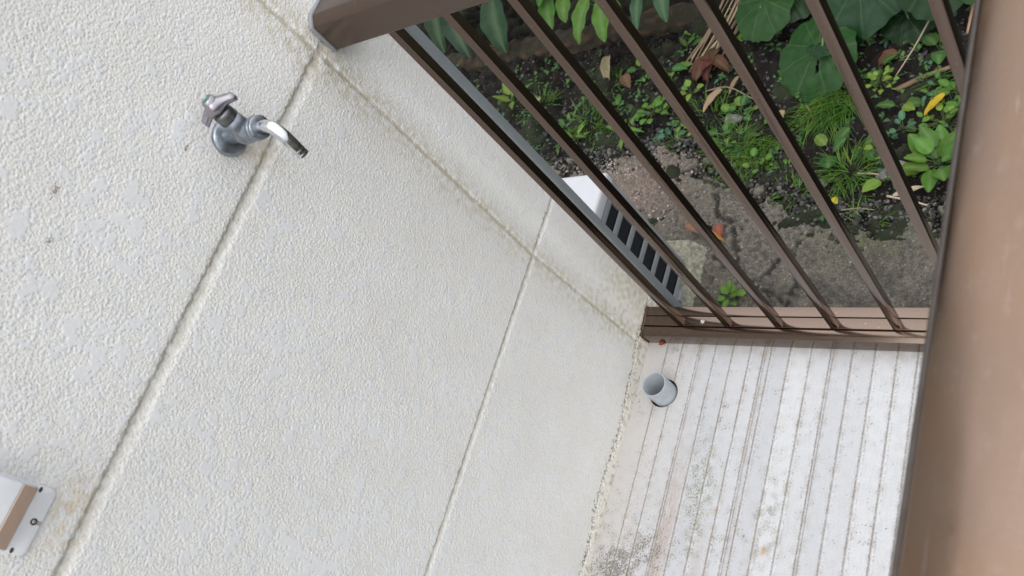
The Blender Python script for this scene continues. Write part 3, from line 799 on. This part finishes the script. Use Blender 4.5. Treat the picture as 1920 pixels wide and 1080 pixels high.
pointed_plant((-1.95, 2.95, GZ), [(-1.59, 2.66, -.36, 275, -25, .27, .155, 'ovate', .7, DB), (-1.93, 2.75, -.36, 290, -20, .32, .14, 'ovate', .7, (.013, .036, .018)), (-2.06, 2.82, -.36, 275, -20, .30, .14, 'ovate', .6, DK),
    (-1.72, 2.80, -.28, 250, 0, .2, .1, 'ovate', .4, DG), (-1.45, 2.74, -.28, 280, 0, .15, .08, 'ovate', .5, LG2), (-1.30, 2.70, -.28, 280, 0, .13, .08, 'ovate', .5, LG)],
    'dark hanging broad leaves beside the grey corner strip', name='broadleaf_shrub')

def shade_bush(loc, n, rx, ry, z0, z1, label):  # leafy canopies out of view, added to shade the back of the bed
    root = empty('shade_shrub', loc, label, 'shrub')
    b = MB(); s = MB()
    for i in range(5):
        a = rnd.uniform(0, 6.28); top = Vector((loc[0] + math.cos(a) * rx * .6, loc[1] + math.sin(a) * ry * .6, z1 * .8))
        s.tube(spline([loc, (Vector(loc) + top) * .5 + Vector((0, 0, .1)), top], 5), [.014] * 5 + [.009] * 5 + [.005], 8, col=(.07, .055, .04))
    for i in range(n):
        a = rnd.uniform(0, 6.28); rr_ = math.sqrt(rnd.random()); z = rnd.uniform(z0, z1)
        x = loc[0] + math.cos(a) * rr_ * rx; y = loc[1] + math.sin(a) * rr_ * ry
        leaf(b, (x, y, z), rnd.uniform(0, 360), rnd.uniform(-50, 30), rnd.uniform(.10, .17), rnd.uniform(.05, .09), 'ovate', .5, .2, gcol(rnd.choice(['dark', 'dark', 'mid'])), 5)
    b.build('foliage', M['bigleaf'], root); s.build('branches', M['twig'], root)
shade_bush((-1.7, 3.05, GZ), 900, .85, .70, .30, 1.2, 'unseen leafy shrub added for shade behind the pale green plants, furthest left')
shade_bush((-.5, 2.95, GZ), 900, .80, .70, .35, 1.2, 'unseen leafy shrub added for shade behind the leopard plants')
shade_bush((.65, 2.85, GZ), 700, .70, .65, .40, 1.2, 'unseen leafy shrub added for shade at the back right of the bed')

def zat(x, y):
    i = int(np.clip(round((x + 2.9) / dgx), 0, hs_.shape[0] - 1)); j = int(np.clip(round((y - .6) / dgx), 0, hs_.shape[1] - 1))
    return float(hs_[i, j])

def grass_tuft(x, y, n, L, spread, label, colr='bright', lean=None):
    z = zat(x, y); b = MB()
    for i in range(n):
        a = rnd.uniform(0, 360); r_ = spread * math.sqrt(rnd.random())
        bx_, by_ = x + math.cos(D2R(a)) * r_, y + math.sin(D2R(a)) * r_
        az = a + rnd.uniform(-60, 60) if lean is None else lean + rnd.uniform(-55, 55)
        leaf(b, (bx_, by_, z - .005), az, rnd.uniform(35, 85), L * rnd.uniform(.5, 1.15), rnd.uniform(.0025, .0045), 'blade', rnd.uniform(.6, 2.0), .1, gcol(rnd.choice([colr, colr, 'mid', 'yellow'])), 5)
    o = b.build('grass_tuft', M['grass'], None, origin=(x, y, z)); tag(o, label, 'grass')
grass_tuft(-.42, 1.97, 150, .10, .07, 'bright fine grass tuft beside the tan dead leaf')
grass_tuft(-.19, 1.74, 260, .14, .10, 'largest bushy grass tuft at the edge of the concrete path', lean=250)
grass_tuft(-.28, 1.78, 110, .11, .07, 'smaller grass tuft against the left side of the largest tuft')
grass_tuft(.07, 1.90, 240, .17, .07, 'long leaning grass tuft under the broad holed leaf', lean=255)
grass_tuft(.15, 1.63, 170, .12, .05, 'star shaped grass tuft beside two round leaves')
grass_tuft(-1.0, 2.02, 120, .10, .07, 'leafy grass tuft between the second and third bars from the wall')
grass_tuft(-.88, 1.99, 90, .13, .05, 'sprawling grass tuft next to the toothed weed leaves', lean=290)
grass_tuft(.42, 1.98, 120, .15, .05, 'tall grass tuft beside the foreground handrail', lean=250)
grass_tuft(-.02, 1.57, 90, .09, .05, 'low grass tuft at the path edge below the largest tuft')
grass_tuft(.22, 1.42, 40, .08, .05, 'sparse mossy grass tuft growing on the concrete')
grass_tuft(-1.30, 2.17, 80, .10, .06, 'shaded grass tuft near the grey corner strip')
grass_tuft(-.02, 2.15, 90, .14, .05, 'thin grass tuft behind the broad holed leaf', 'mid')
grass_tuft(-.05, 1.93, 90, .09, .08, 'short grass tuft at the left rim of the broad holed leaf', 'mid')
grass_tuft(.16, 1.53, 60, .09, .04, 'small grass tuft beside the yellow fallen petal')
grass_tuft(-.95, 2.22, 70, .09, .06, 'grass tuft around the mottled curled leaf')

def weed(x, y, n, L, W, spread, label, colr='bright', shape='ovate', up=(5, 45), hgt=.04, name='weed'):
    z = zat(x, y) if y > 1.62 or abs(x + .2) > 9 else max(zat(x, y), -.64)
    b = MB()
    for i in range(n):
        a = 360 * i / n * 1.618 + rnd.uniform(-20, 20); r_ = spread * math.sqrt((i + .5) / n)
        cx, cy = x + math.cos(D2R(a)) * r_, y + math.sin(D2R(a)) * r_; cz = z + hgt * rnd.uniform(.3, 1.0) * (1 - .4 * i / n)
        leaf(b, (cx, cy, cz), a + rnd.uniform(-25, 25), rnd.uniform(*up), L * rnd.uniform(.7, 1.2), W * rnd.uniform(.75, 1.2), shape, rnd.uniform(.2, .8), .2, gcol(colr if rnd.random() < .8 else 'yellow'), 6)
        b.tube([(x, y, z - .01), ((x + cx) / 2, (y + cy) / 2, (z + cz) / 2 + .01), (cx, cy, cz)], .0012, 5, col=(.09, .12, .04))
    o = b.build(name, M['leaf'], None, origin=(x, y, z)); tag(o, label, 'weed')
weed(.42, 1.61, 17, .085, .050, .055, 'large rosette of bright oval leaves beside the foreground handrail', 'bright', 'ovate', (15, 55), .06)
weed(-.55, 1.87, 22, .030, .028, .07, 'dense clump of small round blue green leaves near the path', 'blue', 'round', (0, 40), .035)
weed(-.60, 2.33, 5, .045, .03, .035, 'weed with a few oval leaves near the top between bars', 'mid', 'ovate')
weed(-.63, 2.20, 3, .06, .038, .03, 'weed with two long oval leaves above the brown curled leaf', 'mid', 'ovate')
weed(-.80, 2.27, 5, .045, .032, .03, 'weed of oval leaves above the mottled curled leaf', 'mid')
weed(.41, 1.78, 30, .028, .020, .08, 'trailing weed of many tiny leaves under the yellow leaf', 'bright', 'ovate', (0, 50), .05)
weed(.28, 1.85, 3, .055, .040, .02, 'pair of broad oval leaves on bare soil left of the yellow leaf', 'mid', 'ovate', (0, 20))
weed(.37, 2.07, 4, .065, .042, .02, 'weed with three pointed bright leaves beside the long twig', 'mid', 'ovate', (10, 30))
weed(.19, 2.05, 2, .045, .032, .02, 'two small leaves beside the lower end of the long twig', 'mid')
weed(.21, 1.955, 22, .022, .016, .05, 'tiny leaved creeping weed below the thick brown stick', 'yellow', 'ovate', (0, 50), .03)
weed(-.15, 1.165, 9, .032, .026, .025, 'little green clover growing by the bottom rail', 'bright', 'round', (10, 50), .05)
weed(.10, 1.45, 2, .038, .026, .012, 'single green leaf on the broken path edge', 'mid')
weed(.085, 1.70, 4, .065, .050, .025, 'weed with scalloped broad leaves left of the star shaped tuft', 'mid', 'round', (10, 40), .05)
weed(.18, 1.71, 2, .072, .050, .02, 'weed with two wide round leaves right of the star shaped tuft', 'mid', 'round', (5, 20), .04)
weed(.27, 1.57, 3, .055, .038, .02, 'dark green leaf pair beside the pale stone', 'mid')
weed(-.50, 2.06, 6, .040, .026, .03, 'small yellow green seedling left of the tan dead leaf', 'yellow', 'ovate', (10, 50))
weed(-.66, 2.00, 14, .034, .028, .06, 'loose patch of round leaved weeds between the third and fourth bars', 'bright', 'round')
weed(-1.02, 1.93, 8, .065, .024, .04, 'toothed leaf weed in the gravel beside the second bar', 'bright', 'lance')
weed(-1.10, 2.02, 16, .040, .022, .06, 'leafy weed clump just right of the grey corner strip', 'mid', 'lance')
weed(-.86, 2.09, 5, .05, .036, .03, 'weed with pale round leaves in front of the third bar', 'mid', 'round')
weed(-.78, 1.93, 7, .085, .026, .03, 'dandelion like rosette hanging over the gravel', 'bright', 'lance', (5, 35), .03)
weed(-.28, 1.93, 9, .038, .030, .05, 'round leaved weeds under the fourth bar', 'mid', 'round')
weed(-.36, 2.36, 2, .045, .042, .01, 'heart shaped leaf among the dry stalks', 'bright', 'round')
weed(-.33, 1.84, 8, .04, .028, .04, 'short weed left of the smaller grass tuft', 'mid')
weed(.30, 1.76, 5, .028, .022, .03, 'tiny grey green seedling on the bare soil', 'blue', 'round')
weed(.24, 1.66, 4, .034, .026, .02, 'yellowish weed at the edge of the fifth bar', 'yellow', 'round')
weed(.02, 2.00, 4, .05, .04, .02, 'small round leaf beneath the broad holed leaf', 'mid', 'round')
weed(-1.45, 2.20, 6, .09, .03, .03, 'pale drooping narrow leaf weed beside the grey corner strip', 'yellow', 'lance', (10, 60), .08)
weed(.45, 1.88, 9, .05, .032, .05, 'leafy weed behind the yellow leaf at the handrail', 'bright')
weed(-.16, 1.68, 6, .03, .024, .04, 'little weed on the loose gravel at the path edge', 'bright', 'round')

# creeping ground cover nobody could count
b = MB(); r2 = random.Random(3)
for i in range(2600):
    x = r2.uniform(-2.2, .6); y = r2.uniform(1.55, 2.55)
    e_ = float(np.interp(x, px, edge[:, 0]))
    if y < e_ + .02: continue
    dens = .5 + .5 * math.sin(x * 7 + 1) * math.sin(y * 9 + 2) + .25 * math.sin(x * 19 + y * 13)
    if r2.random() > dens * (.75 if y < 2.25 else .35): continue
    z = zat(x, y)
    for q in range(r2.randint(2, 4)):
        g_ = gcol(r2.choice(['mid', 'mid', 'bright', 'dark', 'blue']))
        leaf(b, (x + r2.uniform(-.014, .014), y + r2.uniform(-.014, .014), z + r2.uniform(.002, .018)), r2.uniform(0, 360), r2.uniform(-5, 45), r2.uniform(.012, .030), r2.uniform(.008, .019), r2.choice(['ovate', 'round', 'lance']), .4, .2, g_, 3)
tag(b.build('ground_cover', M['leaf'], None), 'scattered tiny seedlings over the soil', 'ground cover', kind='stuff')

# gravel and crumbs
ico = bmesh.new(); bmesh.ops.create_icosphere(ico, subdivisions=1, radius=1.0)
iv = [v.co.copy() for v in ico.verts]; ifc = [tuple(v.index for v in f.verts) for f in ico.faces]; ico.free()
def pebble(b, x, y, z, r, col, rr2):
    s = Vector((rr2.uniform(.7, 1.3), rr2.uniform(.7, 1.3), rr2.uniform(.45, .8))) * r
    R_ = Matrix.Rotation(rr2.uniform(0, 6.28), 3, 'Z') @ Matrix.Rotation(rr2.uniform(-.6, .6), 3, 'X')
    b.add([Vector((x, y, z)) + R_ @ Vector((v.x * s.x * rr2.uniform(.8, 1.15), v.y * s.y, v.z * s.z)) for v in iv], ifc, col, smooth=False)
b = MB()
for i in range(7500):
    x = r2.uniform(-1.9, .6); e_ = float(np.interp(x, px, edge[:, 0]))
    y = e_ + (r2.gauss(.02, .075) if i % 2 else r2.uniform(-.05, .75))
    if y < 1.1 or y > 2.6: continue
    z = zat(x, y) if y > e_ + .05 else max(zat(x, y), -.632)
    g_ = r2.choice([.012, .016, .02, .03, .04, .06, .10]) * r2.uniform(.8, 1.2)
    pebble(b, x, y, z + .001, abs(r2.gauss(0, .003)) + .0022, (g_ * 1.05, g_, g_ * .92), r2)
for i in range(1800):
    x = r2.gauss(-.72, .15); y = r2.gauss(1.64, .12)
    if y > float(np.interp(x, px, edge[:, 0])): continue
    g_ = r2.choice([.1, .14, .2, .27]) * r2.uniform(.8, 1.2)
    pebble(b, x, y, -.630, r2.uniform(.003, .0065), (g_ * 1.12, g_ * .92, g_ * .82), r2)
tag(b.build('gravel', mat_attr('gravel', .85, nscale=120, bump=.3, vary=.25), None), 'loose dark gravel and soil crumbs beside the path', 'gravel', kind='stuff')

def stone(x, y, r, label, mat='stone'):
    b = MB(); rr3 = random.Random(int(abs(x * 1000)))
    bm = bmesh.new(); bmesh.ops.create_icosphere(bm, subdivisions=3, radius=1.0)
    ph = [rr3.uniform(0, 6) for _ in range(6)]
    sx_, sy_, sz_ = rr3.uniform(.8, 1.3), rr3.uniform(.7, 1.1), rr3.uniform(.5, .75)
    vs_ = [Vector((v.co.x * sx_, v.co.y * sy_, v.co.z * sz_)) * r * (1 + .14 * math.sin(4 * v.co.x + ph[0]) + .12 * math.sin(5 * v.co.y + ph[1]) + .08 * math.sin(9 * v.co.z + ph[2])) + Vector((x, y, zat(x, y) + r * .2)) for v in bm.verts]
    b.add(vs_, [tuple(v.index for v in f.verts) for f in bm.faces]); bm.free()
    tag(b.build('stone', M[mat], None, origin=(x, y, zat(x, y))), label, 'stone')
stone(-.20, 1.625, .020, 'dark angular stone at the path edge beside the largest tuft')
stone(.255, 1.60, .022, 'brownish round stone near the fifth bar')
stone(.30, 1.625, .026, 'pale pinkish stone at the edge of the fifth bar', 'block')
stone(-.30, 1.90, .028, 'dark stone lump under the fourth bar')
stone(.06, 1.60, .016, 'small grey stone in the low tuft by the path')

# kerb of old stone along the back of the bed
dk = .012
kx = np.arange(-2.6, -.55, dk); ka = np.linspace(0, math.pi, 24)
KX, KA = np.meshgrid(kx, ka, indexing='ij'); kn = fnoise(len(kx), 24, dk, .012, .07, .5, 61)
Rk = .055 + .004 * kn
Ky = 2.575 + np.interp(KX, [-2.6, -.55], [.05, -.06]) - np.cos(KA) * Rk * 1.1; Kz = GZ - .01 + np.sin(KA) * Rk * 1.35
kc = np.zeros(KX.shape + (3,)) + np.array([.030, .023, .016]); kc = mixc(kc, (.070, .046, .024), sstep(.7, 1.6, kn) * .6); kc = mixc(kc, (.025, .03, .016), sstep(.2, 1.3, -kn) * .7)
kerb = grid_object('edging_stone', KX, Ky, Kz, kc, M['soil'])
tag(kerb, 'mottled brown edging stone lying along the back of the bed', 'stone')

# fallen leaves
def fallen(x, y, z, az, el, L, W, col, label, bend=1.0, fold=.6, shape='ovate', twist=0.0, extra=0):
    b = MB(); leaf(b, (x, y, z), az, el, L, W, shape, bend, fold, col, 10, twist)
    for i in range(extra):
        leaf(b, (x, y, z + .004), az + 35 * (i + 1) * (-1) ** i, el + 8, L * .8, W * .6, shape, bend * 1.2, fold, tuple(c * rnd.uniform(.7, 1.2) for c in col), 8, twist)
    o = b.build('dead_leaf', M['dead'], None, origin=(x, y, z)); tag(o, label, 'leaf')
fallen(-.44, 2.20, GZ + .05, 220, 15, .12, .08, (.075, .030, .018), 'large curled dark brown dead leaf', 1.3, .6, extra=4)
fallen(-.38, 2.06, GZ + .03, 235, 10, .11, .035, (.30, .20, .13), 'tan folded dead leaf beside the bright fine tuft', .5, .6)
fallen(-.33, 2.12, GZ + .02, 250, 5, .08, .02, (.22, .15, .09), 'narrow tan dead leaf lying above the folded tan leaf', .4, .5)
fallen(.415, 1.85, GZ + .06, 215, -10, .085, .027, (.42, .29, .015), 'bright yellow fallen leaf among the weeds by the handrail', .5, .4)
fallen(-.36, 1.435, -.59, 340, 10, .10, .035, (.24, .10, .06), 'orange brown curled leaf at the corner of the concrete block', 1.1, .5)
fallen(-.285, 1.415, -.60, 330, 0, .085, .016, (.30, .15, .025), 'narrow yellow and red leaf hanging past the concrete block', .3, .4)
fallen(-.250, 1.440, -.61, 290, 20, .06, .035, (.22, .06, .045), 'small red leaf behind the third bar', .9, .4)
fallen(-.97, 2.35, GZ + .05, 275, 5, .13, .05, (.24, .19, .12), 'mottled tan curled leaf between the second and third bars', .9, .8)
fallen(-.87, 2.24, GZ + .03, 300, 5, .07, .05, (.11, .055, .035), 'reddish brown dead leaf beside the mottled curled leaf', .8, .5)
fallen(-1.29, 2.19, GZ + .05, 250, 10, .09, .035, (.25, .19, .13), 'pale dead leaf beside the grey corner strip', .8, .5)
fallen(-.12, 1.92, GZ + .02, 260, 5, .06, .03, (.28, .20, .12), 'tan dead leaf left of the broad holed leaf', .8, .5)
fallen(.125, 1.515, GZ + .04, 300, 5, .026, .020, (.36, .30, .02), 'yellow fallen petal by the path edge', .5, .3)
fallen(.30, 1.51, GZ + .03, 20, 5, .09, .022, (.42, .34, .25), 'pale dry leaf under the fifth bar', .3, .4)
fallen(.035, .7075, .004, 20, 15, .020, .010, (.32, .07, .03), 'tiny red leaf scrap at the corner of the white floor', .8, .5)
fallen(.24, 2.09, GZ + .02, 200, 10, .07, .05, (.12, .05, .03), 'red brown dead leaf behind the fifth bar', .8, .4)

def twig(pts, r, col, label):
    b = MB(); P = spline(pts, 6); b.tube(P, [r * (1 - .35 * i / len(P)) for i in range(len(P))], 8, col=col); o = b.build('twig', M['twig'], None, origin=pts[0]); tag(o, label, 'twig')
g0 = GZ + .015
twig([(.345, 2.16, g0 + .06), (.30, 2.08, g0 + .03), (.245, 1.995, g0)], .0032, (.30, .24, .18), 'long straight pale twig on the dark soil')
twig([(.255, 1.935, g0), (.33, 1.965, g0 + .005), (.41, 1.985, g0 + .01)], .010, (.15, .095, .055), 'thick brown stick lying on the soil')
twig([(.25, 2.09, g0), (.26, 2.05, g0 + .02), (.285, 2.06, g0 + .02)], .0018, (.2, .16, .12), 'thin bent twig below the long straight twig')
twig([(.18, 1.61, g0 + .01), (.235, 1.60, g0 + .012), (.29, 1.575, g0 + .008)], .0035, (.28, .23, .15), 'dry straw beside the star shaped tuft')
twig([(.28, 1.515, g0 + .01), (.35, 1.49, g0 + .012), (.40, 1.47, g0 + .01)], .004, (.38, .31, .21), 'pale dry stalk under the fifth bar')
twig([(.345, 2.235, g0 + .10), (.33, 2.18, g0 + .05)], .0055, (.42, .30, .19), 'short cut reed leaning beside the sixth bar')
twig([(.48, 2.17, g0 + .10), (.455, 2.085, g0 + .04)], .0055, (.36, .20, .13), 'reddish reed next to the foreground handrail')
twig([(.15, 1.475, g0 + .01), (.20, 1.475, g0 + .014), (.25, 1.468, g0 + .01)], .0022, (.24, .19, .14), 'short level straw on the path edge')
twig([(.02, 1.50, g0), (.035, 1.47, g0 + .02), (.045, 1.44, -.62)], .0028, (.30, .25, .15), 'dry stem hanging from the low tuft')
twig([(-.04, 1.93, g0), (-.01, 1.88, g0 + .02), (.01, 1.83, g0)], .004, (.26, .22, .13), 'pale stalk under the broad holed leaf')
twig([(-.46, 2.08, g0), (-.36, 2.07, g0 + .01), (-.25, 2.0, g0)], .003, (.2, .15, .1), 'thin twig behind the tan folded leaf')
for i in range(14):
    x = -.45 + .010 * i + rnd.uniform(-.02, .02)
    twig([(x - .10 - rnd.uniform(0, .05), 2.27 - rnd.uniform(0, .1), g0), (x - .03, 2.36, g0 + .04 + .01 * (i % 4)), (x + .06, 2.52, g0 + .12)], rnd.uniform(.002, .0042), rnd.choice([(.26, .19, .12), (.18, .12, .075), (.34, .26, .17)]),
         'dry stalk in the bundle left of the overlapping leaves')
    bpy.context.scene.collection.objects[-1]['group'] = 'dry stalks beside the leopard plant'
